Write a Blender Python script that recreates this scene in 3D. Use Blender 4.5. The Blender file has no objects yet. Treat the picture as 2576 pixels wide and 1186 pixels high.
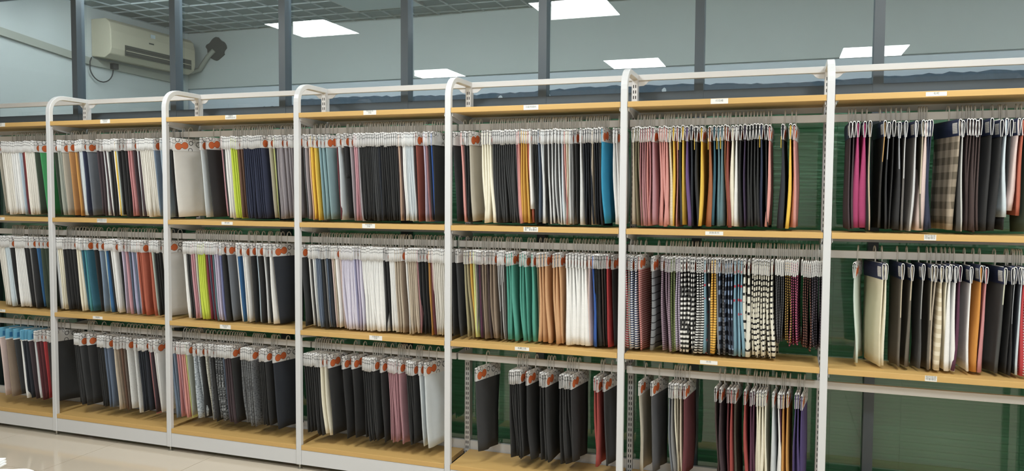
import bpy, math, random
from mathutils import Matrix, Vector
random.seed(7)
S = bpy.context.scene
C = S.collection
# ------------------------------------------------------------------ camera, world, exposure
F_PX, W_PX, H_PX = 1960.25, 2576.0, 1186.0
YAW, PITCH, ROLL = 0.333199, -0.050349, 0.0060148
CAM = Vector((4.79008, -4.05074, 1.69610))
def cam_axes():
    cy, sy, cp, sp = math.cos(YAW), math.sin(YAW), math.cos(PITCH), math.sin(PITCH)
    f = Vector((-sy*cp, cy*cp, sp)); r = Vector((cy, sy, 0)); u = r.cross(f)
    cr, sr = math.cos(ROLL), math.sin(ROLL)
    return cr*r + sr*u, -sr*r + cr*u, f
CR, CU, CF = cam_axes()
cd = bpy.data.cameras.new('camera'); cd.sensor_width = 36.0; cd.lens = 36.0*F_PX/W_PX; cd.clip_start = 0.05
cam = bpy.data.objects.new('camera', cd); C.objects.link(cam)
M = Matrix((CR, CU, -CF)).transposed().to_4x4(); M.translation = CAM
cam.matrix_world = M
S.camera = cam
wd = bpy.data.worlds.new('World'); S.world = wd; wd.use_nodes = True
wd.node_tree.nodes['Background'].inputs[0].default_value = (0.75, 0.82, 0.9, 1)
wd.node_tree.nodes['Background'].inputs[1].default_value = 0.3
S.view_settings.view_transform = 'Standard'; S.view_settings.look = 'None'
S.view_settings.exposure = 0.82; S.view_settings.gamma = 1.0; S.view_settings.use_curve_mapping = False
PANEL_STRENGTH = 17.0
S.cycles.transparent_max_bounces = 24
def ray(px, py): return CR*((px-W_PX/2)/F_PX) - CU*((py-H_PX/2)/F_PX) + CF
def project(p):
    q = Vector(p) - CAM
    return W_PX/2 + F_PX*q.dot(CR)/q.dot(CF), H_PX/2 - F_PX*q.dot(CU)/q.dot(CF)
def x_on_plane(px, Y, Z):
    """world X of the point at depth Y and height Z that shows at pixel column px"""
    py = H_PX/2; X = 0
    for _ in range(4):
        d = ray(px, py); X = CAM.x + d.x*(Y-CAM.y)/d.y
        py = project((X, Y, Z))[1]
    return X
# ------------------------------------------------------------------ materials
def lin(h):
    v = [int(h[i:i+2], 16)/255 for i in (0, 2, 4)]
    return tuple(c/12.92 if c <= .04045 else ((c+.055)/1.055)**2.4 for c in v) + (1.0,)
MATS = {}
class NT:
    def __init__(s, name):
        s.m = bpy.data.materials.new(name); s.m.use_nodes = True; s.t = s.m.node_tree
        s.b = s.t.nodes['Principled BSDF']; s.out = s.t.nodes['Material Output']
    def n(s, typ, **kw):
        nd = s.t.nodes.new('ShaderNode'+typ)
        for k, v in kw.items(): setattr(nd, k, v)
        return nd
    def put(s, sock, v):
        if hasattr(v, 'is_linked') or hasattr(v, 'links'): s.t.links.new(v, sock)
        else: sock.default_value = v
    def math(s, op, a, b=None, c=None, clamp=False):
        nd = s.n('Math', operation=op); nd.use_clamp = clamp
        s.put(nd.inputs[0], a)
        if b is not None: s.put(nd.inputs[1], b)
        if c is not None: s.put(nd.inputs[2], c)
        return nd.outputs[0]
    def mix(s, f, a, b):
        nd = s.n('Mix', data_type='RGBA'); s.put(nd.inputs[0], f); s.put(nd.inputs[6], a); s.put(nd.inputs[7], b)
        return nd.outputs[2]
    def uv(s):
        x = s.n('SeparateXYZ'); s.t.links.new(s.n('UVMap').outputs[0], x.inputs[0]); return x.outputs[0], x.outputs[1]
    def noise(s, scale, detail=2, vec=None, stretch=None):
        nd = s.n('TexNoise'); nd.inputs['Scale'].default_value = scale; nd.inputs['Detail'].default_value = detail
        src = s.n('TexCoord').outputs['Object'] if vec is None else vec
        if stretch:
            mp = s.n('Mapping'); mp.inputs['Scale'].default_value = stretch; s.t.links.new(src, mp.inputs[0]); src = mp.outputs[0]
        s.t.links.new(src, nd.inputs['Vector']); return nd.outputs['Fac']
    def bump(s, h, strength, dist=.002):
        nd = s.n('Bump'); nd.inputs['Strength'].default_value = strength; nd.inputs['Distance'].default_value = dist
        s.put(nd.inputs['Height'], h); s.t.links.new(nd.outputs[0], s.b.inputs['Normal'])
    def base(s, c): s.put(s.b.inputs['Base Color'], c)
    def set(s, **k):
        for a, v in k.items(): s.b.inputs[a.replace('_', ' ')].default_value = v
        return s
def simple(name, hexc, rough=.5, metal=0.0, var=.06, scale=40, bump=0.0, stretch=None):
    if name in MATS: return MATS[name]
    t = NT(name); c = lin(hexc)
    f = t.noise(scale, 3, stretch=stretch)
    t.base(t.mix(f, tuple(x*(1-var) for x in c[:3])+(1,), tuple(min(1, x*(1+var)) for x in c[:3])+(1,)))
    t.set(Roughness=rough, Metallic=metal)
    if bump: t.bump(f, bump)
    MATS[name] = t.m
    return t.m
M_white = simple('white_powder_coat', 'dadadb', .28, var=.015, scale=6)
M_railw = simple('white_rail_paint', 'dad7d3', .3, var=.02, scale=6)
M_wood = simple('oak_laminate', 'd2aa69', .42, var=.09, scale=9, stretch=(1, 14, 14))
M_dark = simple('dark_slate_frame', '4f585f', .42, var=.04, scale=5)
M_blind = NT('green_blind_slat'); M_blind.base(lin('92c8a1')); M_blind.set(Roughness=.45)
_tl = M_blind.n('BsdfTranslucent'); _tl.inputs[0].default_value = lin('92c8a1'); _ms = M_blind.n('MixShader'); _ms.inputs[0].default_value = .35
M_blind.t.links.new(M_blind.b.outputs[0], _ms.inputs[1]); M_blind.t.links.new(_tl.outputs[0], _ms.inputs[2]); M_blind.t.links.new(_ms.outputs[0], M_blind.out.inputs[0]); M_blind = M_blind.m
M_wallb = simple('grey_plaster', 'c6cccb', .85, var=.03, scale=2.5)
M_wallp = simple('pale_plaster', 'd7dfe8', .85, var=.02, scale=2)
M_walls = simple('showroom_wall_paint', 'e6e4df', .8, var=.02, scale=2)
M_ceil = simple('showroom_ceiling_board', 'efeeea', .9, var=.01, scale=2)
M_grid = simple('ceiling_grille', 'c6cfd1', .6, var=.03, scale=3)
M_plen = simple('plenum_board', '949fa2', .9, var=.05, scale=3)  # plain mid grey board closing the cells of the grille
M_ledge = simple('blue_grey_mortar', '5b6b7c', .9, var=.22, scale=30, bump=.4)
M_ac = simple('aged_cream_plastic', 'c9c2ac', .45, var=.03, scale=5)
M_acd = simple('dark_vent_plastic', '55564f', .5, var=.05, scale=9)
M_cord_shade = simple('dark_cord_slot_shade', '3c3e40', .6)
M_hole = simple('shaded_broken_plaster', '4e5250', .95, var=.15, scale=30, bump=.3)
M_pipe = simple('grey_pipe_wrap', 'a4a69c', .7, var=.05, scale=20)
M_metal = simple('zinc_foot', 'b9b7b0', .3, metal=.9, var=.04)
M_grout = simple('floor_grout', 'b3a892', .8)
M_tile = simple('polished_beige_tile', 'd8cbb8', .09, var=.035, scale=2.2)
M_label = simple('paper_label', 'eeece6', .6, var=.01)
M_ink = simple('grey_ink', '77766f', .7, var=.02)
M_paper = simple('bright_white_paper', 'f4f4f2', .5, var=.005)
M_tablew = simple('white_table_laminate', 'e9e7e2', .4, var=.01)
M_paneloff = simple('unlit_panel', 'c2ced2', .4, var=.01)
M_alu = simple('aluminium_rim', 'c9c9c6', .35, metal=.6, var=.02)
# clear plastic hanger
t = NT('clear_plastic_hanger'); t.set(Roughness=.22); t.base(lin('f0eee8'))
tr = t.n('BsdfTransparent'); tr.inputs[0].default_value = (.93, .92, .9, 1); mx = t.n('MixShader'); mx.inputs[0].default_value = .66
t.t.links.new(tr.outputs[0], mx.inputs[1]); t.t.links.new(t.b.outputs[0], mx.inputs[2]); t.t.links.new(mx.outputs[0], t.out.inputs[0]); M_hang = t.m
# thin window glass: transmits, reflects by Fresnel
t = NT('window_glass'); fr = t.n('Fresnel'); fr.inputs[0].default_value = 1.72
tr = t.n('BsdfTransparent'); tr.inputs[0].default_value = (.90, .93, .92, 1); gl = t.n('BsdfGlossy'); gl.inputs['Roughness'].default_value = .0
gl.inputs['Color'].default_value = (1, 1, 1, 1); mx = t.n('MixShader')
t.t.links.new(fr.outputs[0], mx.inputs[0]); t.t.links.new(tr.outputs[0], mx.inputs[1]); t.t.links.new(gl.outputs[0], mx.inputs[2]); t.t.links.new(mx.outputs[0], t.out.inputs[0]); M_glass = t.m
# lamp
t = NT('led_diffuser'); t.base((1, 1, 1, 1)); t.b.inputs['Emission Color'].default_value = (.92, .98, 1.0, 1); t.b.inputs['Emission Strength'].default_value = PANEL_STRENGTH; M_led = t.m
t = NT('back_room_fill_glow'); t.base((1, 1, 1, 1)); t.b.inputs['Emission Color'].default_value = (.88, .97, 1, 1); t.b.inputs['Emission Strength'].default_value = 29.0; M_fill = t.m  # glow of the added fill battens behind the glass
# header cards, printed by UV = (y, z) in metres
def card_mat(name, paper='dfdddb', bean=True, rings=True, kind=None):
    t = NT(name); u, v = t.uv(); col = lin(paper); ink = (.02, .02, .022, 1)
    def disc(cy, cz, r):
        a = t.math('SUBTRACT', u, cy); b = t.math('SUBTRACT', v, cz)
        return t.math('SQRT', t.math('ADD', t.math('MULTIPLY', a, a), t.math('MULTIPLY', b, b)))
    cur = col
    if rings:
        for cy, cz, r, w in ((-.116, -.020, .012, .0011), (-.094, -.008, .013, .0018), (-.070, -.013, .011, .001), (-.026, -.008, .008, .001), (-.002, -.026, .013, .0022),
                             (-.006, -.072, .013, .0018), (.018, -.012, .010, .001), (.040, -.030, .012, .001), (.052, -.034, .016, .002), (.086, -.022, .013, .0016), (.078, -.070, .014, .0016), (.112, -.05, .012, .001)):
            d = t.math('ABSOLUTE', t.math('SUBTRACT', disc(cy, cz, r), r))
            cur = t.mix(t.math('LESS_THAN', d, w), cur, ink)
    if bean:
        d1 = t.math('SUBTRACT', disc(-.087, -.050, 0), .0235); d2 = t.math('SUBTRACT', disc(-.043, -.043, 0), .0235)
        d = t.math('SMOOTH_MIN', d1, d2, .012)
        cur = t.mix(t.math('LESS_THAN', d, 0), cur, ink)
        cur = t.mix(t.math('LESS_THAN', d, -.0014), cur, lin('cf6a3c'))
    if kind == 'navy':
        inx = t.math('MULTIPLY', t.math('GREATER_THAN', u, -.112), t.math('LESS_THAN', u, -.066)); iny = t.math('MULTIPLY', t.math('GREATER_THAN', v, -.066), t.math('LESS_THAN', v, -.016))
        lines = t.math('GREATER_THAN', t.math('FRACT', t.math('MULTIPLY', v, 130.0)), .68)
        lab = t.mix(t.math('MULTIPLY', lines, .35), lin('d9d7d4'), ink)
        cur = t.mix(t.math('MULTIPLY', inx, iny), lin('2b3350'), lab)
        cur = t.mix(t.math('LESS_THAN', u, -.1245), cur, lin('e8e6e2'))
    if kind == 'cyan':
        inx = t.math('MULTIPLY', t.math('GREATER_THAN', u, -.10), t.math('LESS_THAN', u, -.03)); iny = t.math('MULTIPLY', t.math('GREATER_THAN', v, -.062), t.math('LESS_THAN', v, -.028))
        cur = t.mix(t.math('MULTIPLY', inx, iny), lin('6fb3d3'), lin('3d7fb0'))
        cur = t.mix(t.math('LESS_THAN', v, -.07), cur, lin('eef0f0'))
    t.put(t.b.inputs['Base Color'], cur); t.set(Roughness=.55); return t.m
CARDS = dict(b=card_mat('bean_card'), c=card_mat('circle_card', bean=False), p=card_mat('plain_card', 'e0deda', False, False),
             n=card_mat('navy_card', bean=False, rings=False, kind='navy'), y=card_mat('cyan_card', bean=False, rings=False, kind='cyan'))
# fabric palette: key -> (words, hex, options)
PAL = {}
for line in '''
ivory|ivory|f2ede3
white|white|f8f7f5
wwhite|warm white|d6d2cc
cream|cream|f3ecd6
paleblue|pale blue|bdd0de
icegrey|ice grey|d5dce0
denim|denim blue|8296ae
slate|slate grey|737982
dslate|slate blue|66758c
beige|beige|cbbba6
stone|stone|b5ad9c
taupe|taupe|96826f
tan|tan|d6a474
gold|tan gold|c08a4c
amber|amber|d89b45
brown|brown|7a5a48
dbrown|dark brown|4b3a38
sage|sage grey|a3a79b
khaki|khaki|a79d78
olive|olive|857d5f
dolive|dark olive|4d473b
green|bright green|36a45c
dgreen|dark green|41503f
teal|dark teal|2f5f70
turq|turquoise|4aa0a8
tealg|teal green|49a492
tealb|teal blue|2e6f86
mist|misty teal|8fb0b6
petrol|grey teal|5f8089
blue|bright blue|2f6a9f
royal|royal blue|2f5fb5
cyan|cyan blue|1d9fcb
navy|navy|2e3550
dnavy|dark navy|272c36
black|black|2c2c2d
char|charcoal|3c3d3f
grey|mid grey|8d8d8f
dgrey|dark grey|55565a
silver|silver grey|dcdee0
mauveg|mauve grey|a79fa4
plum|dark plum|4a3a40
dplum|plum|5e2f4a
maroon|maroon|6b3138
wine|wine red|8e3346
red|red|c5383c
dred|dull red|a8443f
terra|terracotta|c4664c
rust|rust orange|a86436
rred|rust red|8f4638
pink|pink|d9a0aa
hpink|dusty pink|bd8b94
rose|rose pink|cf8a8c
salmon|salmon pink|e09a92
mpink|mauve pink|b77f83
ppink|pale pink|e8cfc8
peach|peach|e6bfa4
lilac|lilac|c9bfd6
lav|lavender|e0dbec
lavb|lavender blue|b3b2d2
periw|periwinkle|7f86b8
purple|purple|6d4f86
violet|violet|54467c
dpurple|dark purple|453654
yellow|yellow|f0c42e
mustard|mustard yellow|dba83a
lime|lime yellow|cfe02c
ylime|pale lime|dbe38a
orange|orange|e0952f
fuchsia|fuchsia|b23a70
mint|pale mint|cfdcd2
skyc|pale sky|d5e2ea
tb|black with tan edge|302d2a|edge=c8a06a
gb|black with grey edge|2e2e30|edge=9a9ca0
bb|black with beige edge|2b2a2a|edge=cbb7a0
gg|grey with pale edge|6f6b68|edge=c8c8c8
sg|dark sage with cream edge|4c4d4b|edge=cfd0bc
cg|cream with pinked edge|e2d8b8|edge=efe6cc
tg|taupe with cream edge|6f675b|edge=cabda6
sb|grey with white edge|5c5c5c|edge=c4c4c0
redw|red and white striped|d9d3cf|stripe=bf3448,75
navw|navy and white striped|e4e4e6|stripe=2c3a66,75
pinks|pink and red striped|d9a59c|stripe=9c4a4c,85
mixs|pink and grey striped|c9a7a0|stripe=8a9a98,60
gridg|grey grid checked|85888c|stripe=2c2c30,24,.12
mauves|mauve striped|b39cab|stripe=6f5d6c,90
greens|green and black striped|9aa86a|stripe=2b3326,110
lils|lilac striped|cfc3d6|stripe=8b8294,80
chk|black and white checked|262628|check=ecebe8,38
bws|black and white striped|28282a|stripe=ececea,70
skyd|sky blue dotted|7fa9bd|dots=c34c5c
bdot|black white-dotted|28282a|dots=eceae4
yels|yellow and black striped|efb93c|stripe=3c3320,70,.22
navc|navy and blue checked|262d3e|check=8fa3bf,20
crc|cream and black checked|ece7d6|check=26262a,34,.34
wcrc|wide cream checked|e8e5d8|check=2a2a2a,20,.30
dks|dark grey striped|3a3a3d|stripe=6c6c70,60
yks|yellow and black knit|caa045|stripe=33302c,60
pks|hot pink and black knit|d0638c|stripe=33292e,60
rks|dark red striped knit|8a5a4c|stripe=2a2426,60
gpk|grey and purple knit|6a5f6c|stripe=2a282c,60
plaid|beige plaid wool|b9a892|plaid=6f6658
ivp|cream checked tape|d9c9a8|stripe=ece2cc,22
crw|white crinkled|c9d2da|crinkle=5b6672
crk|cream crinkled|d6d4c6|crinkle=7a7a72
crg|grey crinkled|77797c|crinkle=3c3d40
crb|black and white crinkled|34363a|crinkle=c9cdd0
wdot|white flecked|dededc|fleck=77777a
brp|brown patterned|6e6056|fleck=3f3832
creamr|ribbed cream|ece0c4|stripe=d2c2a0,120
'''.strip().splitlines():
    f = line.split('|'); PAL[f[0]] = (f[1], f[2], f[3] if len(f) > 3 else '')
def fabric(key):
    if ('fabric', key) in MATS: return MATS['fabric', key]
    words, h, opt = PAL[key]; t = NT('fabric_'+words.replace(' ', '_')); u, v = t.uv(); c = lin(h); lum = .2126*c[0]+.7152*c[1]+.0722*c[2]; c = tuple((x*.9+lum*.1)*.95+.022 for x in c[:3])+(1,); cur = c  # greyed and lifted colours paint a lens haze into the cloth
    cv = t.n('CombineXYZ'); t.put(cv.inputs[0], u); t.put(cv.inputs[1], v)
    nz = t.noise(420, 2, vec=cv.outputs[0]); big = t.noise(16, 2, vec=cv.outputs[0])
    if opt:
        k, a = opt.split('='); a = a.split(',')
        if k == 'edge':
            cur = t.mix(t.math('LESS_THAN', u, t.math('ADD', -.1195, t.math('MULTIPLY', t.math('MULTIPLY', v, -1.0), .045))), c, lin(a[0]))
        elif k == 'stripe':
            duty = float(a[2]) if len(a) > 2 else .45
            cur = t.mix(t.math('LESS_THAN', t.math('FRACT', t.math('MULTIPLY', v, float(a[1]))), duty), c, lin(a[0]))
        elif k == 'check':
            duty = float(a[2]) if len(a) > 2 else .5
            s1 = t.math('LESS_THAN', t.math('FRACT', t.math('MULTIPLY', v, float(a[1]))), duty)
            s2 = t.math('GREATER_THAN', t.math('FRACT', t.math('MULTIPLY', u, float(a[1])*1.4)), .25)
            cur = t.mix(t.math('MULTIPLY', s1, s2), c, lin(a[0]))
        elif k == 'dots':
            s1 = t.math('LESS_THAN', t.math('FRACT', t.math('MULTIPLY', v, 13.0)), .17); s2 = t.math('LESS_THAN', t.math('FRACT', t.math('MULTIPLY', u, 14.0)), .5)
            cur = t.mix(t.math('MULTIPLY', s1, s2), c, lin(a[0]))
        elif k == 'plaid':
            s1 = t.math('LESS_THAN', t.math('FRACT', t.math('MULTIPLY', v, 14.0)), .5); s2 = t.math('LESS_THAN', t.math('FRACT', t.math('MULTIPLY', u, 18.0)), .5)
            cur = t.mix(t.math('MULTIPLY', t.math('ADD', s1, s2), .5), c, lin(a[0]))
        elif k in ('crinkle', 'fleck'):
            sv = t.n('CombineXYZ'); t.put(sv.inputs[0], t.math('MULTIPLY', u, 60.0 if k == 'crinkle' else 150.0)); t.put(sv.inputs[1], t.math('MULTIPLY', v, 240.0 if k == 'crinkle' else 150.0))
            n2 = t.noise(1.0, 3, vec=sv.outputs[0]); cr = t.math('MULTIPLY', t.math('SUBTRACT', n2, .5 if k == 'crinkle' else .62), 7.0, clamp=True)
            cur = t.mix(cr, c, lin(a[0]))
    oi = t.n('ObjectInfo').outputs['Random']
    g = t.math('ADD', t.math('MULTIPLY', nz, .22), t.math('ADD', t.math('MULTIPLY', big, .12), t.math('MULTIPLY', oi, .10)))
    hv = t.n('HueSaturation'); t.put(hv.inputs['Value'], t.math('ADD', g, .78)); t.put(hv.inputs['Color'], cur)
    t.put(t.b.inputs['Base Color'], hv.outputs[0]); t.set(Roughness=.92); t.b.inputs['Specular IOR Level'].default_value = .15
    t.bump(nz, .25, .0012)
    MATS['fabric', key] = t.m
    return t.m
# ------------------------------------------------------------------ mesh helpers
class MB:
    def __init__(s): s.v, s.f, s.uv, s.mi = [], [], [], []
    def add(s, verts, faces, mi=0, uvs=None):
        o = len(s.v); s.v += [tuple(p) for p in verts]
        s.f += [tuple(i+o for i in f) for f in faces]; s.mi += [mi]*len(faces)
        s.uv += list(uvs) if uvs else [(p[1], p[2]) for p in verts]
        return s
    def box(s, x0, x1, y0, y1, z0, z1, mi=0):
        return s.add([(x, y, z) for x in (x0, x1) for y in (y0, y1) for z in (z0, z1)],
                     [(0, 1, 3, 2), (4, 6, 7, 5), (0, 4, 5, 1), (2, 3, 7, 6), (0, 2, 6, 4), (1, 5, 7, 3)], mi)
    def sweep(s, secs, cap=True, mi=0, closed=False):
        n = len(secs[0]); o = [p for r in secs for p in r]; fs = []
        m = len(secs)
        for i in range(m if closed else m-1):
            for j in range(n):
                a, b = i*n+j, i*n+(j+1) % n; c, d = ((i+1) % m)*n+(j+1) % n, ((i+1) % m)*n+j
                fs.append((a, b, c, d))
        if cap and not closed: fs += [tuple(reversed(range(n))), tuple(range((m-1)*n, m*n))]
        return s.add(o, fs, mi)
    def tube(s, pts, r, n=6, mi=0):
        pts = [Vector(p) for p in pts]; secs = []
        for i, p in enumerate(pts):
            d = (pts[min(i+1, len(pts)-1)] - pts[max(i-1, 0)]).normalized()
            a = d.cross(Vector((1, 0, 0)) if abs(d.x) < .8 else Vector((0, 0, 1))).normalized(); b = d.cross(a)
            rr = r[i] if isinstance(r, (list, tuple)) else r
            secs.append([p + a*rr*math.cos(2*math.pi*k/n) + b*rr*math.sin(2*math.pi*k/n) for k in range(n)])
        return s.sweep(secs, mi=mi)
    def lathe(s, prof, cx, cy, n=16, mi=0):
        return s.sweep([[(cx+r*math.cos(2*math.pi*k/n), cy+r*math.sin(2*math.pi*k/n), z) for k in range(n)] for r, z in prof], mi=mi)
    def prism_x(s, poly, x0, x1, mi=0):
        return s.sweep([[(x0, y, z) for y, z in poly], [(x1, y, z) for y, z in poly]], mi=mi)
    def mesh(s, name, mats, smooth=False):
        me = bpy.data.meshes.new(name); me.from_pydata(s.v, [], s.f)
        lay = me.uv_layers.new(name='UVMap'); idx = [0]*len(me.loops); me.loops.foreach_get('vertex_index', idx)
        flat = [0.0]*(2*len(idx))
        for i, k in enumerate(idx): flat[2*i], flat[2*i+1] = s.uv[k]
        lay.data.foreach_set('uv', flat)
        for m in (mats if isinstance(mats, (list, tuple)) else [mats]): me.materials.append(m)
        if any(s.mi): me.polygons.foreach_set('material_index', s.mi)
        me.polygons.foreach_set('use_smooth', [smooth]*len(me.polygons))
        me.validate(); me.update(); return me
    def build(s, name, mats, parent=None, smooth=False):
        return obj(name, s.mesh(name, mats, smooth), parent)
def obj(name, me, parent=None):
    o = bpy.data.objects.new(name, me); C.objects.link(o)
    if parent is not None: o.parent = parent
    return o
def tag(o, label=None, cat=None, group=None, kind=None):
    if label: o['label'] = label
    if cat: o['category'] = cat
    if group: o['group'] = group
    if kind: o['kind'] = kind
    return o
def thing(name, label, cat, loc=(0, 0, 0), rz=0, group=None):
    o = bpy.data.objects.new(name, None); o.empty_display_size = .05; C.objects.link(o); o.location = loc; o.rotation_euler.z = rz
    return tag(o, label, cat, group)
def bevel(o, w=.002, seg=2):
    m = o.modifiers.new('bevel', 'BEVEL'); m.width = w; m.segments = seg; m.limit_method = 'ANGLE'; return o
# ------------------------------------------------------------------ dimensions from the calibrated photograph
BZ = [0.1514, 0.8682, 1.5293, 2.1927]          # board tops: deck, lower, upper, top
TH, PW, DEP = .0286, .0357, .3045
RZ = {'top': 2.0925, 'middle': 1.4175, 'bottom': .752}   # rail centres
RH, YR = .038, .155
CEIL = 3.2
GLASS_Y = .475
BAYS = ['bay with bright green swatch', 'bay with terracotta swatches', 'bay with lime yellow swatches', 'bay with lavender swatches',
        'bay with teal green swatches', 'bay with striped swatches', 'bay with fuchsia swatches']
# ------------------------------------------------------------------ setting: floor, walls, ceilings
fl = tag(MB().box(-4, 10, -7.2, 2.6, -.12, -.012).build('floor', M_grout), kind='structure')
tm = MB().box(-.3985, .3985, -.3985, .3985, -.012, 0).mesh('tile', M_tile)
for i in range(-5, 12):
    for j in range(-9, 3):
        if -7.1 < j*.8+.25 < 1.2:
            o = obj('tile', tm, fl); o.location = (i*.8+.14, j*.8-.17, 0)
tag(MB().box(-4, 10, -7.3, -7.15, 0, CEIL).build('wall_opposite', M_walls), kind='structure')
tag(MB().box(-4.1, -3.95, -7.2, .43, 0, CEIL).build('wall_left', M_walls), kind='structure')
tag(MB().box(9.95, 10.1, -7.2, 2.6, 0, CEIL).build('wall_right', M_walls), kind='structure')
tag(MB().box(-4, 10, -7.2, .45, CEIL, CEIL+.1).build('ceiling', M_ceil), kind='structure')
# back room beyond the glass
BW, LW, BC = 2.63, -1.13, 3.37
tag(MB().box(LW-.1, 10, BW, BW+.12, 2.802, BC+.2).build('wall_back', M_wallb), kind='structure')
tag(MB().box(LW-.1, 10, BW+.03, BW+.14, 0, 2.802).build('wall_back_lower', M_wallp), kind='structure')
tag(MB().box(LW-.12, LW, .505, BW, 0, BC+.2).build('wall_side', M_wallb), kind='structure')
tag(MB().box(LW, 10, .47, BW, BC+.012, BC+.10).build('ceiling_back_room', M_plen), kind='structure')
tag(MB().box(-4, 10, .43, .50, CEIL, BC+.1).build('trim_0', M_dark), kind='structure')
cg = tag(MB().box(LW, 10, .50, .53, BC, BC+.05).build('trim_1', M_grid), kind='structure')
bmx = MB().box(-.0045, .0045, .53, BW, BC, BC+.012).mesh('grille_bar', M_grid)
bmy = MB().box(LW, 10, -.0045, .0045, BC, BC+.012).mesh('grille_bar', M_grid)
for k in range(0, 50):
    o = obj('grille_bar', bmx, cg); o.location = (LW+.222*k, 0, 0)
for k in range(0, 10):
    o = obj('grille_bar', bmy, cg); o.location = (0, .55+.222*k, 0)
pl = thing('unlit_ceiling_panel', 'unlit pale square panel in the grille ceiling behind the glass', 'ceiling light', (1.44, 1.88, BC))
MB().box(-.345, .345, -.345, .345, -.012, .03).build('frame', M_alu, pl); MB().box(-.33, .33, -.33, .33, -.014, -.011).build('diffuser', M_paneloff, pl)
for xb in (-.1, 1.25, 2.6, 4.5, 6.5, 8.5):  # unseen battens added only to brighten the back room evenly
    pl = thing('fill_batten', 'added fill batten on the back room ceiling, out of view above the glass', 'ceiling light', (xb, .72, BC), 0, 'added back room fill lights')
    MB().box(-.62, .62, -.035, .035, -.02, 0).build('housing', M_alu, pl); MB().box(-.60, .60, -.025, .025, -.045, -.02).build('tube', M_fill, pl)
# uneven dark band of rough mortar along the back wall
mb = MB(); n = 240; secs = []
for i in range(n+1):
    xx = LW + (10-LW)*i/n; zt = 2.64 + random.uniform(-.006, .010) + .013*math.sin(xx*2.3) - (.05 if xx < .2 else 0)
    secs.append([(xx, BW+.03, 2.2), (xx, BW-.02, 2.2), (xx, BW-.02, zt-.012), (xx, BW+.03, zt)])
tag(mb.sweep(secs).build('trim_2', M_ledge), kind='structure')
for k, (xx, zz, w, h) in enumerate(((2.82, 2.563, .055, .08), (3.83, 2.59, .04, .055), (1.57, 2.546, .035, .055), (2.37, 2.58, .045, .045))):
    pts = []
    for q in range(9):
        a = 2*math.pi*q/9; r = 1+.25*random.uniform(-1, 1); pts.append((xx+w*.5*r*math.cos(a), zz+h*.5*r*math.sin(a)))
    o = MB().sweep([[(a, BW-.024, b) for a, b in pts], [(a, BW-.030, b) for a, b in pts]]).build('paper_scrap', M_wallp)
    tag(o, ['torn pale paper scrap on the dark ledge under the grey wall', 'small pale tag stuck at the end of the dark ledge',
            'small pale smear of plaster on dark ledge', 'thin pale chip on the dark ledge'][k], 'scrap')
# air conditioner on the side wall of the back room
ac = thing('air_conditioner', 'cream wall air conditioner behind the glass with dark vent', 'air conditioner', (LW, 1.42, 2.936))
prof = [(0, 0), (.145, -.017), (.21, .017), (.228, .067), (.228, .222), (.21, .30), (.167, .334), (0, .334)]
o = MB().sweep([[(a, y, b) for a, b in prof] for y in (0, .02, 1.04, 1.06)]).build('body', M_ac, ac); bevel(o, .008)
vt = MB().prism_x([(.156, .117), (1.0, .117), (1.0, .022), (.156, .022)], .2275, .231).build('vent', M_acd, ac)
for zz in (.095, .067, .039):
    MB().box(.229, .236, .167, .99, zz-.003, zz+.003).build('louver', M_ac if zz == .067 else M_acd, vt)
MB().box(.2275, .2295, .445, .506, .178, .191).build('badge', M_acd, ac); MB().box(.2275, .2295, .467, .523, .239, .273).build('sticker', M_paneloff, ac)
o = MB().tube([(LW+.11, 2.49, 2.97), (LW+.12, 2.55, 2.958), (LW+.18, 2.596, 2.99), (-.85, 2.60, 3.114), (-.775, 2.606, 3.18)], .025, 8).build('refrigerant_pipe', M_pipe, smooth=True)
tag(o, 'grey wrapped pipe running from the air conditioner to wall hole', 'pipe')
o = MB(); hp = [(-.758+(.122+.013*math.sin(5*a)+.009*math.cos(9*a))*math.cos(a), 3.197+(.111+.011*math.cos(4*a))*math.sin(a)) for a in [2*math.pi*k/28 for k in range(28)]]
o.sweep([[(a, BW-.004, b) for a, b in hp], [(a, BW-.010, b) for a, b in hp]]); tag(o.build('wall_hole', M_hole), 'dark ragged pipe hole broken through the grey back wall', 'hole')  # raised dark plate, its colour paints the shade inside the hole
o = MB().prism_x([(.506, 3.018), (.506, 2.955), (1.40, 2.852), (2.46, 2.832), (2.46, 2.895), (1.40, 2.915)], LW, LW+.03).build('cable_duct', M_pipe); tag(o, 'grey cable duct sloping along side wall under the air conditioner', 'duct')
cord = thing('power_cord', 'dark looping power cord with plug below the air conditioner', 'cord', (LW, 0, 0))
MB().tube([(.045, 1.38, 2.92), (.04, 1.365, 2.88), ] + [(.04, 1.49+.13*math.cos(a), 2.845-.13*math.sin(a)) for a in [math.pi-.25-(math.pi-.25)*k/12 for k in range(13)]], .0055, 6).build('cable', M_cord_shade, cord, True)
MB().box(.03, .07, 1.595, 1.655, 2.85, 2.90).build('plug', M_cord_shade, cord)
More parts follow.
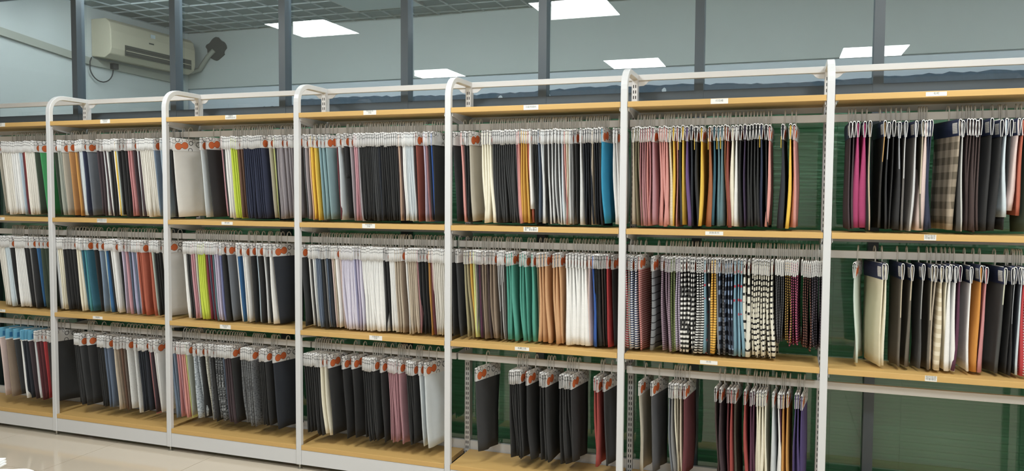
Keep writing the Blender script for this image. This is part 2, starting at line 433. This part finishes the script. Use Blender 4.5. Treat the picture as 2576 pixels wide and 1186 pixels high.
# ------------------------------------------------------------------ glazed partition
MX = [-.249+.912*i for i in range(-4, 11)]
tag(MB().box(-4, 10, .43, .50, 2.205, 2.29).build('trim_3', M_dark), kind='structure')
tag(MB().box(-4, 10, .43, .50, 0, .09).build('trim_4', M_dark), kind='structure')
mm = MB().box(0, .05, .428, .502, 0, CEIL).mesh('trim', M_dark)
for i, mx_ in enumerate(MX):
    o = obj('trim_%d' % (5+i), mm); o.location = (mx_, 0, 0); tag(o, kind='structure')
up = MB().add([(.05, 0, 2.29), (.912, 0, 2.29), (.912, 0, CEIL+.01), (.05, 0, CEIL+.01)], [(0, 1, 2, 3)]).mesh('pane', M_glass)
lo = MB().add([(.05, 0, .09), (.912, 0, .09), (.912, 0, 2.205), (.05, 0, 2.205)], [(0, 1, 2, 3)]).mesh('pane', M_glass)
bead = MB().box(.05, .912, -.01, .01, 2.286, 2.298).mesh('window_bead', M_dark)
# closed venetian blind slat: shallow curve, tilted almost upright
sec = [(-.0025, -.024), (.0045, -.010), (.0055, .004), (.001, .024), (.0000, .0245), (.0042, .004), (.0032, -.010), (-.0035, -.0235)]
slm = MB().prism_x([(a*1.0+b*.20, b*.97) for a, b in sec], -.0565, .8555).mesh('slat', M_blind, True)
for i, mx_ in enumerate(MX[:-1]):
    w = obj('window_%d' % (i+1), bead); w.location = (mx_, GLASS_Y, 0); tag(w, kind='structure')
    obj('pane', up, w); obj('pane', lo, w)
    if 3 <= i <= 11:
        b = thing('venetian_blind', 'green venetian blind closed behind the glass below the transom', 'blind', (mx_+.055, .56, 0), 0, 'green venetian blinds')
        MB().box(-.05, .85, -.018, .018, 2.165, 2.2).build('head_rail', M_blind, b)
        for k in range(54):
            o = obj('slat', slm, b); o.location = (0, 0, 2.145-.0385*k)
            o.rotation_euler.x = random.uniform(-.05, .05)
        MB().box(.01, .84, -.012, .012, .04, .058).build('bottom_rail', M_blind, b)
        for xx in (.14, .70):
            MB().tube([(xx, -.008, 2.165), (xx, -.008, .055)], .0011, 4).build('ladder_cord', M_blind, b)
# ------------------------------------------------------------------ ceiling lights of the showroom (seen mirrored in the glass)
for xx in (.77, 3.2, 5.63, 8.06):
    for yy in (-1.11, -3.78):
        if yy < -2 and xx == .77: xx_ = .73
        else: xx_ = xx
        L = thing('ceiling_light', 'lit square white panel light mirrored in the upper glass', 'ceiling light', (xx_, yy, CEIL), 0, 'lit square ceiling panels')
        MB().box(-.303, .303, -.303, .303, -.010, 0).build('frame', M_alu, L)
        MB().add([(-.298, -.298, -.0115), (.298, -.298, -.0115), (.298, .298, -.0115), (-.298, .298, -.0115)], [(3, 2, 1, 0)]).build('diffuser', M_led, L)
# ------------------------------------------------------------------ shelving: side frames
path = [(.03)]
def post_mesh():
    R_, zt, zb = .105, 2.378, .029; d = .030
    cl = [(0.0+d/2, zb), (d/2, zt-d/2-R_)]
    for k in range(1, 9):
        a = math.pi/2*k/8; cl.append((d/2+R_-R_*math.cos(a), zt-d/2-R_+R_*math.sin(a)))
    cl.append((DEP+.02, zt-d/2))
    m = MB(); secs = []
    for i, (y, z) in enumerate(cl):
        p0 = cl[max(i-1, 0)]; p1 = cl[min(i+1, len(cl)-1)]; ty, tz = p1[0]-p0[0], p1[1]-p0[1]; l = math.hypot(ty, tz); ny, nz = -tz/l, ty/l
        w = PW/2
        secs.append([(-w, y+ny*d/2, z+nz*d/2), (w, y+ny*d/2, z+nz*d/2), (w, y-ny*d/2, z-nz*d/2), (-w, y-ny*d/2, z-nz*d/2)])
    return m.sweep(secs).mesh('front_post', M_white)
def column_mesh():
    w, d, z0, z1 = .0337/2, .043, .029, 2.352; m = MB()
    xs = [-w, -.0085, -.0035, .0035, .0085, w]; zs = [z0]; z = .06
    while z+.02 < z1: zs += [z, z+.0175]; z += .0303
    zs.append(z1); nx = len(xs); V = [(x_, DEP, z_) for z_ in zs for x_ in xs]; Fs = []
    for j in range(len(zs)-1):
        for i in range(nx-1):
            if j % 2 == 1 and i in (1, 3): continue
            a = j*nx+i; Fs.append((a, a+1, a+nx+1, a+nx))
    m.add(V, Fs)
    m.box(-w, -w+.002, DEP, DEP+d, z0, z1).box(w-.002, w, DEP, DEP+d, z0, z1).box(-w+.002, w-.002, DEP+.006, DEP+.008, z0, z1, 1).box(-w, w, DEP+d-.002, DEP+d, z0, z1).box(-w, w, DEP, DEP+d, z1-.002, z1)  # dark plate behind the slots paints the shade inside the column
    return m.mesh('rear_column', [M_white, M_cord_shade])
pm, cmh = post_mesh(), column_mesh()
base_m = MB().box(-.014, .014, .03, DEP+.04, .035, .085).mesh('base_arm', M_white)
foot_m = MB().lathe([(.013, 0), (.014, .004), (.006, .008), (.006, .03)], 0, 0, 12).mesh('foot', M_metal)
clip_m = MB().prism_x([(.03, -.0), (.30, 0), (.30, -.03), (.03, -.012)], -.02, .02)
FR = ['left of bright green bay', 'between bright green and terracotta bays', 'between terracotta and lime yellow bays', 'between lime yellow and lavender bays',
      'between lavender and teal green bays', 'between teal green and striped bays', 'between striped and fuchsia bays', 'right of fuchsia bay']
for i in range(-1, 7):
    fr_ = thing('shelf_upright', 'white arched shelf upright with slotted back post, '+FR[i+1], 'shelf frame', (i, 0, 0), 0, 'white shelf uprights')
    bevel(obj('front_post', pm, fr_), .004, 3); obj('rear_column', cmh, fr_); obj('base_arm', base_m, fr_)
    for yy in (.016, DEP+.02):
        o = obj('foot', foot_m, fr_); o.location = (0, yy, 0)
# ------------------------------------------------------------------ boards, rails, labels
def text_obj(body, size, parent, loc):
    cu = bpy.data.curves.new('t', 'FONT'); cu.body = body; cu.size = size; cu.align_x = 'CENTER'; cu.align_y = 'CENTER'; cu.space_line = .95
    to = bpy.data.objects.new('t', cu); C.objects.link(to); me = bpy.data.meshes.new_from_object(to)
    bpy.data.objects.remove(to); bpy.data.curves.remove(cu); me.materials.clear(); me.materials.append(M_ink); me.name = 'lettering'
    o = obj('lettering', me, parent); o.rotation_euler = (math.pi/2, 0, 0); o.location = loc; return o
LAB = {(0, 3): (-.444, .085, '平纹\n面料'), (1, 3): (.511, .083, '毛圈系列\n卫衣布'), (2, 3): (1.524, .083, '双面布\n拉架棉毛系列'), (3, 3): (2.505, .084, '平纹系列\n汗布'), (4, 3): (3.492, .084, '功能性面料'),
       (5, 3): (4.482, .085, '灯芯绒'), (6, 3): (5.449, .086, '毛呢'), (0, 2): (-.472, .085, '汗布'), (1, 2): (.465, .083, '双面健康布系列\n空气层面料系列'), (2, 2): (1.487, .085, '罗马布'), (3, 2): (2.495, .085, '平纹系列\n汗布'),
       (4, 2): (3.496, .083, '健康布、空气\n层、罗纹素材'), (5, 2): (4.469, .088, '间条系列'), (6, 2): (5.443, .050, '临时挂放\n待整理区'), (0, 1): (-.489, .085, '卫衣'), (1, 1): (.411, .085, '珠地布'),
       (2, 1): (1.463, .083, '花纱系列\n竹节'), (3, 1): (2.54, .085, '拉架系列\n卫衣'), (4, 1): (3.45, .083, '毛圈卫衣'), (5, 1): (4.454, .087, '竹节'), (6, 1): (5.466, .050, '临时挂放\n待整理区')}
LV = ['bottom deck', 'lower', 'upper', 'top']
brk = [(.012, 0), (DEP, 0), (DEP, -.055), (DEP-.03, -.055), (.05, -.022), (.012, -.018)]
bm_board = MB().box(.0195, .9805, .002, DEP-.006, -TH, 0).mesh('board', M_wood)
bm_board0 = MB().box(.0195, .9805, .002, DEP-.006, -TH, 0).mesh('board', M_wood)
bm_brk = MB().prism_x([(y, z-TH) for y, z in brk], -.0015, .0015).box(-.0015, .012, .03, DEP-.01, -TH-.0025, -TH).mesh('bracket', M_white)
bm_beam = MB().box(.018, .982, DEP+.004, DEP+.024, -TH-.028, -TH+.004).mesh('rear_beam', M_white)
bm_beam0 = MB().box(.018, .982, DEP+.004, DEP+.024, -.02, .05).mesh('rear_beam', M_white)
bm_rail = MB().box(.006, .994, -.011, .011, -RH/2, RH/2).mesh('rail_bar', M_railw)
bm_arm = MB().prism_x([(.011, -.012), (.011, .012), (DEP-YR, .02), (DEP-YR, -.03)], -.0015, .0015).mesh('rail_arm', M_white)
bm_top = MB().box(.012, .988, -.014, .014, -.033, 0).mesh('tie_bar', M_white)
gus = [(0, 0), (.075, 0), (.055, -.006), (.042, -.02), (.028, -.028), (0, -.030)]
bm_gus = MB().sweep([[(a, -.002, b-.033) for a, b in gus], [(a, .002, b-.033) for a, b in gus]]).mesh('gusset', M_white)
bm_gus2 = MB().sweep([[(-a, -.002, b-.033) for a, b in gus], [(-a, .002, b-.033) for a, b in gus]]).mesh('gusset', M_white)
bm_kick = MB().box(.0195, .9805, .004, .024, .031, BZ[0]-TH-.001).mesh('kick_plate', M_white)
for b in range(7):
    X0 = b-1
    for l in range(4):
        o = thing('shelf_board', '%s oak shelf board, %s' % (LV[l] if l else 'bottom', BAYS[b]), 'shelf', (X0, 0, BZ[l]), 0, 'oak shelf boards')
        bevel(obj('board', bm_board, o), .0015)
        if l:
            for dx in (.024, .976): q = obj('bracket', bm_brk, o); q.location.x = dx
            obj('rear_beam', bm_beam, o)
            cx, w, txt = LAB[b, l]; h = .026 if '\n' in txt or l == 3 and b != 6 else .019; zc = -TH/2 + (.001 if '\n' in txt else 0)
            lb = MB().box(-w/2, w/2, -.0008, .0002, -h/2, h/2).build('shelf_label', M_label, o); lb.location = (cx-X0, .0014, zc); tag(lb, 'white paper label with small grey lettering')
            text_obj(txt, .0115 if '\n' in txt else .0125, lb, (0, -.0012, .002))
        else:
            obj('rear_beam', bm_beam0, o)
            k = obj('kick_plate', bm_kick); k.location = (X0, 0, 0); tag(k, 'white kick plate under the deck, '+BAYS[b], 'kick plate', 'white kick plates')
    for lv, z in RZ.items():
        if b == 6 and lv == 'bottom': lab = 'empty white hanging rail with no swatches, '+BAYS[b]
        else: lab = '%s white hanging rail carrying swatches, %s' % (lv, BAYS[b])
        o = thing('hanging_rail', lab, 'rail', (X0, YR, z), 0, 'white hanging rails')
        bevel(obj('rail_bar', bm_rail, o), .002)
        for dx in (.017, .983): q = obj('rail_arm', bm_arm, o); q.location.x = dx
    o = thing('top_tie_bar', 'white tie bar above the top board, '+BAYS[b], 'bar', (X0, .335, 2.378), 0, 'white top tie bars')
    bevel(obj('tie_bar', bm_top, o), .003); q = obj('gusset', bm_gus, o); q.location.x = .017; q = obj('gusset', bm_gus2, o); q.location.x = .983
# ------------------------------------------------------------------ swatches
CW, CH = .125, .078          # half card width, card height
def fabric_geo(t0, t1, L, tilt, seed, inside):
    rnd = random.Random(seed); ph = [rnd.uniform(0, 6.28) for _ in range(4)]; am = rnd.uniform(.0018, .0050); sway = rnd.uniform(-.010, .010)
    hem = rnd.uniform(-.008, .008)
    rows = [(-.010, inside*.5), (-.025, inside), (-.045, inside*.9), (-.066, t0*.62), (-CH, t0*.5), (-CH-.02, t0*.55)]
    for f in (.10, .22, .38, .55, .72, .88, 1.0):
        rows.append((-CH-.02-(L-.02)*f, .5*(t0+(t1-t0)*min(1, f*1.6)**.8)))
    ys = [0, .035, .16, .36, .58, .8, 1.0]; m = MB(); secs = []
    for z, h in rows:
        f = max(0, (-z-CH)/L); yf = -CW+.003+tilt*f; yb = CW-.004-tilt*.4*f
        r = []; ll = []
        for k, s in enumerate(ys):
            y = yf+(yb-yf)*s; hh = h*(.45 if s == 0 else .92 if s == .035 else 1)
            cx = f*(am*2.2*math.sin(s*7+ph[0]+f*1.5) + am*math.sin(s*13+ph[1])) + f*am*1.4*math.sin(f*5+ph[2]) + sway*f*f*(1-.5*s)
            zz = z - (hem*s*f if f > .9 else 0)
            r.append((cx+hh, y, zz)); ll.append((cx-hh, y, zz))
        secs.append(r+ll[::-1])
    m.sweep([list(reversed(s_)) for s_ in secs]); return m
def card_geo(w, kind):
    m = MB(); th = .0011 if kind == 'slim' else .0015
    if kind == 'flat': out = [(0, 0), (.003, -.001), (.0042, -.02), (.0040, -.05), (.0028, -CH)]
    else: out = [(0, 0), (w*.28, -.0015), (w*.44, -.010), (w*.5, -.026), (w*.42, -.048), (.0042, -CH)]
    inn = []
    for i, (x_, z_) in enumerate(out):
        if i == 0: inn.append((0, -.004))
        else: inn.append((max(.0006, x_-th*1.5), z_-(.003 if i == 1 else 0)))
    n = len(out)
    for y0 in (0,):
        outer = [(x_, z_) for x_, z_ in out][::-1] + [(-x_, z_) for x_, z_ in out[1:]]
        inner = [(x_, z_) for x_, z_ in inn][::-1] + [(-x_, z_) for x_, z_ in inn[1:]]
        N = len(outer); V = [(x_, -CW, z_) for x_, z_ in outer]+[(x_, CW, z_) for x_, z_ in outer]+[(x_, -CW, z_) for x_, z_ in inner]+[(x_, CW, z_) for x_, z_ in inner]
        F_ = []
        for i in range(N-1):
            F_ += [(i, i+1, N+i+1, N+i), (2*N+i+1, 2*N+i, 3*N+i, 3*N+i+1), (i+1, i, 2*N+i, 2*N+i+1), (N+i, N+i+1, 3*N+i+1, 3*N+i)]
        F_ += [(0, N, 3*N, 2*N), (N-1, 3*N-1, 4*N-1, 2*N-1)]
        m.add(V, F_)
    return m
def hanger_geo():
    m = MB(); pts = [(-.013, -.012), (-.0145, .0), (-.0148, .03), (-.0140, .052), (-.010, .064), (0, .070), (.010, .064), (.0145, .052), (.015, .036)]
    secs = []
    for i, (y, z) in enumerate(pts):
        a = pts[max(0, i-1)]; b_ = pts[min(len(pts)-1, i+1)]; ty, tz = b_[0]-a[0], b_[1]-a[1]; l = math.hypot(ty, tz); ny, nz = -tz/l*.0022, ty/l*.0022
        secs.append([(-.0024, y+ny, z+nz), (.0024, y+ny, z+nz), (.0024, y-ny, z-nz), (-.0024, y-ny, z-nz)])
    m.sweep(secs); m.box(-.0013, .0013, -.10, .10, -.012, -.0055); return m
T_CLASS = {'s': (.004, .006), 'm': (.005, .011), 'l': (.006, .017), 'x': (.007, .024), 'z': (.009, .036)}
FAB, CARDG, HG = {}, {}, hanger_geo()
for tc, (a, b_) in T_CLASS.items():
    for sd in range(7):
        FAB[tc, sd] = fabric_geo(a, b_, .452, .026+.004*sd, 31*sd+ord(tc), .0028 if tc in 'sm' else .0045)
for ck, w in (('slim', .0105), ('loop', .0165), ('flat', .008)): CARDG[ck] = card_geo(w, ck)
FABM = {k: g_.mesh('fabric', None, True) for k, g_ in FAB.items()}
CARDM = {k: g_.mesh('header_card', None, False) for k, g_ in CARDG.items()}
CHIP = MB().box(-.0012, .0012, -.012, .012, -.058, 0).mesh('colour_chip', fabric('yellow'))
HGM = HG.mesh('hanger', M_hang, True)
# racks: bay, rail, zoom origin x, zoom scale, card shape, card print, base yaw (deg), entries x[-x2*n]:colour[flags]
# flags: @yaw  ~length factor  !thickness class  #card print
RACKS = []
def rack(*a): RACKS.append(a)
rack(0, 'top', 0, 3.388, 'slim', 'b', 3, '-18:stone 12-75*5:ivory 90-146*4:white 160-174*2:paleblue 187:maroon 197:dred 208-280*6:ivory 292:dgreen 336:green@8')
rack(1, 'top', 0, 3.388, 'slim', 'b', 3, '452:dgreen 488-508*2:sage 526:stone 582:gold 638:amber 656:brown 672-690*3:icegrey 700:navy 738:slate 822-850*2:plum 878:silver 886:plum 902:white 922-945*2:black 966:white 976:yellow 986:mint 1000-1060*3:black 1086-1106*2:rose 1128:plum 1166:silver 1178:plum 1190-1296*8:ivory 1308:denim 1364-1376*2:paleblue')
rack(2, 'top', 400, 3.295, 'slim', 'b', 3, '90:black 112:wwhite@20!m 341:icegrey@8 392:black@10 515:pink 528:char 545-583*3:white 594-632*3:lime 648-676*2:brown 698-842*10:navy 908:stone@6 948:ylime 958:black 974-988*2:mauveg 1000:mauveg 1038:mauveg 1072-1112*3:mauveg')
rack(3, 'top', 740, 2.966, 'slim', 'b', 3, '66:dgrey 78:mauveg 108:peach 120-148*2:yellow!m 182-208*2:mist 234:mist@7 316:maroon 326:icegrey 358:black~.5 372:black 414:mauveg 444-458*2:pink 474:mauveg 486-558*7:black 572-612*4:char 626:dnavy 642-756*8:black 768:dbrown 776:peach 790:dbrown 808-820*2:white 832-880*5:icegrey 888:dbrown 906:rred 964:lilac 982:mpink 1000:dnavy 1020:royal 1030:black@6#c')
rack(4, 'top', 1110, 2.696, 'slim', 'b', 4, '78:black@10#c 133:salmon!l 155-172*2:black 190:stone@10!m 276-328*4:cream!l 350-500*12:char!m 509:mpink 521:salmon!m 541-572*3:mustard!m 586:terra!m 598:white~.83!l 620-644*3:black 656:dslate 676:silver!l 688:icegrey 704-712*2:black 722:silver!m 735:black 748:silver!m 760:black 772:silver!m 783:black 793:silver!m 804:black 816:skyc!m 833:salmon!s 846:cream 858:beige 868:silver!m 882:grey 906:black 942:silver!l 962-1008*4:dnavy 1022:beige!m 1036-1066*3:dnavy 1076:dolive 1088:cyan@7!m 1168-1186*2:white!l')
rack(5, 'top', 1550, 2.523, 'loop', 'b', 4, '106:beige!l 124-139*2:olive!m 152-182*3:mpink!m 197:salmon!m 211:rose 231:hpink!l@8 276-318*4:salmon!l 338:creamr!l 362:yellow!l 387:salmon 402:black!m+ 422:yellow!l 448:purple!l 475:dnavy!l 505:black!l+ 540:yellow!l 592:rust!x+ 621:teal!l 648-671*2:petrol!l+ 691:rust!m 706:rred!l 738:cream!x 762:white!l 786:black!m 816:dpurple!m 838-898*4:black!m 920:navy!l+ 950:black 972:salmon!l 1056:dnavy!x+ 1105:yellow!l 1128:salmon!l')
rack(6, 'top', 2070, 2.372, 'loop', 'n', -2, '165-186*2:plum!m 210:fuchsia!z 250:fuchsia!z 281:bb!m 370:tb!m@-6 394:gb!m 424:black 458:gb!l 495:gg!m@-5 558:gg!l@-9 598:tg!m 616:ppink!z 632-647*2:navy!m 819:plaid!x@-16 836:sb!m 868-940*5:dbrown!m 1008:black!l@-8 1067:black!l@-8 1096:skyc!l~.85 1125:black@-8 1170:ppink!x~.82@-14 1196:terra~.86!l 1230-1260*2:dgreen')
rack(0, 'middle', 0, 4.089, 'slim', 'b', 3, '-20-30*4:ivory 46-88*4:skyc 98:black 150-232*6:white 246-262*2:black 300:grey 318:black 372:blue 414:dgreen 455:dgreen')
rack(1, 'middle', 0, 4.089, 'slim', 'b', 3, '546:black 560-576*2:silver 590-630*3:cream 644-740*4:black 782-810*2:cream 832:tealb 864:turq 882:tealb 964:black 1018:denim 1076:mint 1088:blue 1114:black 1134-1152*2:white 1164:white@6 1218:black 1246:lilac 1286:pink 1318:dslate 1350:lavb 1376:dslate 1392:lilac 1406-1430*2:terra 1448:terra@6 1534:terra 1556:mint 1584-1630*3:black')
rack(2, 'middle', 400, 3.826, 'slim', 'b', 4, '30:wwhite@20 232-246*2:white 264-288*2:char 303-322*2:pink 346:wwhite 372-424*4:lime!m 448:wine 468:dslate 490:wine 510:petrol 528-548*2:lilac 580:periw 604:black 654:slate 742:white 756:blue 802-820*2:white 878:black 938:paleblue 950:black 1006:silver@6 1030:black 1062:white!m 1096:dnavy@16')
rack(3, 'middle', 740, 3.595, 'slim', 'b', 3, '60:char 128:white 150:black 164:white 182:icegrey 196-222*3:dslate 246:black 272:grey 288:dslate 312:dnavy 336:ppink 352:beige 370:white@8 412:ppink 428-528*8:lav!m 536:lavb 560:lilac 588:lav 612-792*13:white!m 806-830*2:black 858-896*4:white 908-952*3:beige 962:taupe 1008:white 1028-1096*5:beige 1110:mpink 1122-1180*3:black 1214:amber 1234:maroon 1244:ppink 1256-1356*7:ivory')
rack(4, 'middle', 1110, 3.390, 'slim', 'b', 5, '70:char#c 126:char@9#c 195-218*2:khaki!m 245:mustard!m 272:ylime!m 286:stone 302:dgrey 320:dplum!m 334:dbrown 346-372*2:taupe!m 388:dbrown 414-440*2:taupe!m 480-522*4:gg 556-598*3:tealg!l 670-692*2:tealg!m 712:tealg@8 772:tealg!x@5 816:olive 834-886*3:tan!l 955-1004*3:tan!l 1067-1224*7:white!x 1257:ppink!m 1290:royal!l 1310-1340*3:black!m 1366:dbrown@5 1388:black 1412:red!m 1456:black@8')
rack(5, 'middle', 1550, 2.964, 'slim', 'b', 4, '66:redw!l 92:mixs!m 111:navw!l 144:navw!l 166:pinks!m@9 266:gridg!l@9 340:mauves!m 370-391*2:mauves!m 411-430*2:greens!m 451-468*2:lils!m 486:chk!l 510:chk!l 538:chk!l 560-576*2:chk!m 605-642*3:bws!l 661:skyd!l 688:bdot!l 714-736*2:yels!l 750:grey 769:navc!l 796:dks!m 818-858*3:navc!m 886:skyd!l 912:skyd!m 934:skyd!l 956:wcrc!x 988:wcrc!x 1018-1050*3:crc!m 1070-1136*5:crc!m 1160:crc!l 1190-1244*5:dks~.80#p 1264-1294*3:yks~.80#p 1308-1350*4:pks~.83#p 1384:brown~.1#p 1400-1446*4:rks~.85#p 1462-1530*6:gpk~.84#p')
rack(6, 'middle', 2070, 2.696, 'loop', 'n', -3, '212:mint!m@12#b 411:cg!m@-14 430:cream!l@-4 541:tg!m@-5 606:tg!l@-6 681:sb!s 743:tg!m 766:beige!m 806:ivp!x 842:cream!m 864:white!x 901:white!m 931:dplum!l 1006:white!m 1074:orange!l@-6 1110:rose!l 1238:sg!l@-10 1288:black 1304:gb 1338:dnavy 1352:skyc!m 1370:red!l 1385:redw!m 1398:black')
rack(0, 'bottom', 0, 2.920, 'slim', 'y', 4, '-8:ppink@8 42:taupe@6 98:char 150:white 162-184*2:dnavy 206:plum 250:silver#b 264-288*2:maroon#b 316:red#b 344:dbrown#b 360:char@12#c')
rack(1, 'bottom', 0, 2.920, 'slim', 'b', 5, '545-568*3:black 582:char 640:black@12 714-748*4:black 762:dslate 784:dslate@6 834:beige 858:taupe 882:brown 906:brp 928:wdot!m@5 984:wdot!m 1012-1060*4:dnavy 1094:rose 1104:plum 1128-1144*2:white@10')
rack(2, 'bottom', 400, 3.074, 'slim', 'b', 5, '92-106*2:denim 134:rose 150:pink 172-188*2:salmon 202:ylime 214:sage 264-298*2:crw!m 318:black 356:crk!m 384:crg!m 404:black 430:crb!m 452-470*2:crb!m 490:dslate 506-540*3:plum 554:black@6 632-690*5:crg!m 706:crg!m@6 776-800*3:black 816:black@7 880:dnavy@14')
rack(3, 'bottom', 740, 3.332, 'slim', 'b', 6, '80-192*7:black 216:cream!m 252:cream!m 284:black@10 404:black@10 484:black@10 574-646*5:black 660:black@6 724:black@6 788-846*5:hpink 874:hpink!m@8 940-988*4:black 1046:icegrey@6 1090:icegrey@16!m')
rack(4, 'bottom', 1110, 3.529, 'slim', 'b', 7, '302:char@14!m 606-690*6:black!m 757:black@10!m 876-898*2:black!m 922:black@8!m 1052-1120*4:black!m 1148:black@8!m 1358-1381*2:dred!l 1442:char@9!m')
rack(5, 'bottom', 1550, 3.875, 'slim', 'b', 6, '222:stone@8!l 342:dgrey@12!m 516:slate!m 541:grey!m 570:cream!m 592:stone 624:beige!m 660:maroon@7!l 965:dbrown!m 1012:plum@7!m 1088:maroon!m 1122:dred!l 1154:dolive@6!m 1252:dred!l 1312-1338*2:dplum!m 1372-1426*3:cream!l 1452:cream!m@4 1528:icegrey!l 1582:white!l 1602:dplum 1627-1667*2:amber!m 1747-1772*2:violet!m 1806:violet!l@7')
ITEMS = []
for (b, lv, ox, sc, cshape, cprint, yaw0, txt) in RACKS:
    ztop = RZ[lv]-RH/2-.006
    row = []
    for tok in txt.split():
        pos, rest = tok.split(':'); n = 1
        if '*' in pos: pos, n = pos.split('*'); n = int(n)
        neg = pos.startswith('-'); q = pos.lstrip('-').split('-'); xs = [float(q[0])*(-1 if neg else 1)] + ([float(q[1])] if len(q) > 1 else [])
        key = ''; fl = {}
        cur = 'key'
        for ch in rest:
            if ch in '@~!#+': cur = ch; fl[cur] = ''
            elif cur == 'key': key += ch
            else: fl[cur] += ch
        for k in range(n):
            zx = xs[0] if n == 1 else xs[0]+(xs[1]-xs[0])*k/(n-1)
            px = ox+zx/sc; yaw = math.radians(float(fl.get('@', yaw0))+random.uniform(-1.2, 1.2))
            Yf = YR-math.cos(yaw)*CW; Xf = x_on_plane(px, Yf, ztop-CH)
            row.append(dict(px=px, X=Xf+math.sin(yaw)*CW, yaw=yaw, key=key, t=fl.get('!', 's'), len=float(fl.get('~', 1))*random.uniform(.955, 1.01), card=fl.get('#', cprint), cshape='flat' if fl.get('#') == 'p' else cshape,
                            chip='+' in fl, dz=-random.uniform(0, .010), bay=b, lv=lv, ztop=ztop))
    bz = {'top': BZ[2], 'middle': BZ[1], 'bottom': BZ[0]}[lv]
    for d in row:
        d['len'] *= .96 if lv == 'bottom' else 1.0
        d['len'] = min(d['len'], (d['ztop']+d['dz']-bz-.012-random.uniform(0, .010))/.53)
    row.sort(key=lambda d: d['px'])
    for i, d in enumerate(row):
        nx = row[i+1]['px'] if i+1 < len(row) else d['px']+60
        pv = row[i-1]['px'] if i else d['px']-60
        d['show'] = min(90, (nx-d['px']) if b < 6 else (d['px']-pv))*(1 if b > 2 else .93); d['i'] = i
        d['kind'] = 'striped_swatch' if (b == 5 and lv == 'middle') else 'fabric_swatch'
        # neighbouring colours, for the labels
        l_ = next((row[j]['key'] for j in range(i-1, -1, -1) if row[j]['key'] != d['key']), None); r_ = next((row[j]['key'] for j in range(i+1, len(row)) if row[j]['key'] != d['key']), None)
        d['nb'] = (l_, r_)
    ITEMS += row
plain = sorted([d for d in ITEMS if d['kind'] == 'fabric_swatch'], key=lambda d: -d['show'])
solo = plain[:300] + [d for d in ITEMS if d['kind'] == 'striped_swatch']
for d in ITEMS: d['solo'] = False
for d in solo: d['solo'] = True
# labels: colour, rail and bay; neighbours only where the same colour turns up again further along the rail
runs = {}
for d in ITEMS:
    runs.setdefault((d['bay'], d['lv'], d['key']), {}).setdefault(d['nb'], []).append(d)
def noun(d): return 'swatch' if len(PAL[d['key']][0].split()) > 3 else 'fabric swatch'
for (b, lv, key), grp in runs.items():
    w = PAL[key][0]
    for nb, ds in grp.items():
        base = '%s %s, %s rail, %s' % (w, noun(ds[0]), lv, BAYS[b])
        if len(grp) > 1:
            room = 16-len(base.split()); A = PAL[nb[0]][0] if nb[0] else None; B = PAL[nb[1]][0] if nb[1] else None
            s_ = ', between %s and %s' % (A, B) if A and B else ', beside %s' % (A or B)
            if len(s_.split())-0 > room: s_ = ', beside %s' % (A or B)
            if len(s_.split()) > room: base = '%s swatch, %s rail, %s' % (w, lv, BAYS[b])
            base += s_
        for d in ds: d['label'] = base
stuff = MB(); smats = []; sidx = {}
def sm_index(m):
    if m.name not in sidx: sidx[m.name] = len(smats); smats.append(m)
    return sidx[m.name]
for d in ITEMS:
    rz = -d['yaw']; loc = (d['X'], YR, d['ztop']+d['dz']); fk = (d['t'], random.randrange(7)); zs = d['len']
    if d['solo']:
        r = thing(d['kind'], d['label'], 'swatch', loc, rz, '%s on %s rail, %s' % ('striped swatches' if d['kind'][0] == 's' else 'fabric swatches', d['lv'], BAYS[d['bay']]))
        h = obj('hanger', HGM, r); h.location.z = -d['dz']
        k = obj('header_card', CARDM[d['cshape']], r); k.material_slots[0].link = 'OBJECT'; k.material_slots[0].material = CARDS[d['card']]
        f = obj('fabric', FABM[fk], r); f.material_slots[0].link = 'OBJECT'; f.material_slots[0].material = fabric(d['key'])
        f.scale.z = zs
        if zs < .3: bpy.data.objects.remove(f)          # a bare card
        if d['chip']:
            q = obj('colour_chip', CHIP, r); q.location = (-.007, -.112, -.060); q.rotation_euler.x = .12
    else:
        c_, s_ = math.cos(rz), math.sin(rz)
        for g_, mt, dz, sz in ((HG, M_hang, -d['dz'], 1), (CARDG[d['cshape']], CARDS[d['card']], 0, 1), (FAB[fk], fabric(d['key']), 0, zs)):
            vv = [(loc[0]+x*c_-y*s_, loc[1]+x*s_+y*c_, loc[2]+z*sz+dz) for x, y, z in g_.v]
            stuff.add(vv, g_.f, sm_index(mt), g_.uv)
o = stuff.build('packed_swatches', smats, None, True)
tag(o, 'tightly packed hanging swatches of many colours seen only as thin edges', 'swatches', None, 'stuff')
print('SWATCHES', len(ITEMS), 'solo', len(solo))
# ------------------------------------------------------------------ foreground: low table with white paper and a scalloped mat, only their edges reach the frame
tb = thing('display_table', 'white display table in front of the shelves', 'table', (2.33, -2.62, 0))
MB().box(-.55, .45, -.42, .46, .70, .735).build('table_top', M_tablew, tb)
for xx in (-.5, .4):
    for yy in (-.37, .41): MB().box(xx-.02, xx+.02, yy-.02, yy+.02, 0, .70).build('leg', M_white, tb)
mb = MB(); pts = []
for k in range(72):
    a = 2*math.pi*k/72; r = .145+.012*abs(math.sin(4.5*a+.6)); pts.append((r*math.cos(a), r*math.sin(a)))
o = mb.sweep([[(x*.96, y*.96, 0) for x, y in pts], [(x, y, .004) for x, y in pts], [(x, y, .012) for x, y in pts], [(x*.96, y*.96, .016) for x, y in pts]]).build('scalloped_mat', M_paper)
o.location = (2.372, -2.258, .735); tag(o, 'white scalloped mat lying on the display table', 'mat')
ps = thing('paper_stack', 'white paper stack lying on the display table beside the mat', 'paper', (2.098, -2.210, .735), .3)
for k in range(3): q = MB().box(-.15, .15, -.105, .105, k*.006, k*.006+.005).build('sheet', M_paper, ps); q.rotation_euler.z = .06*k
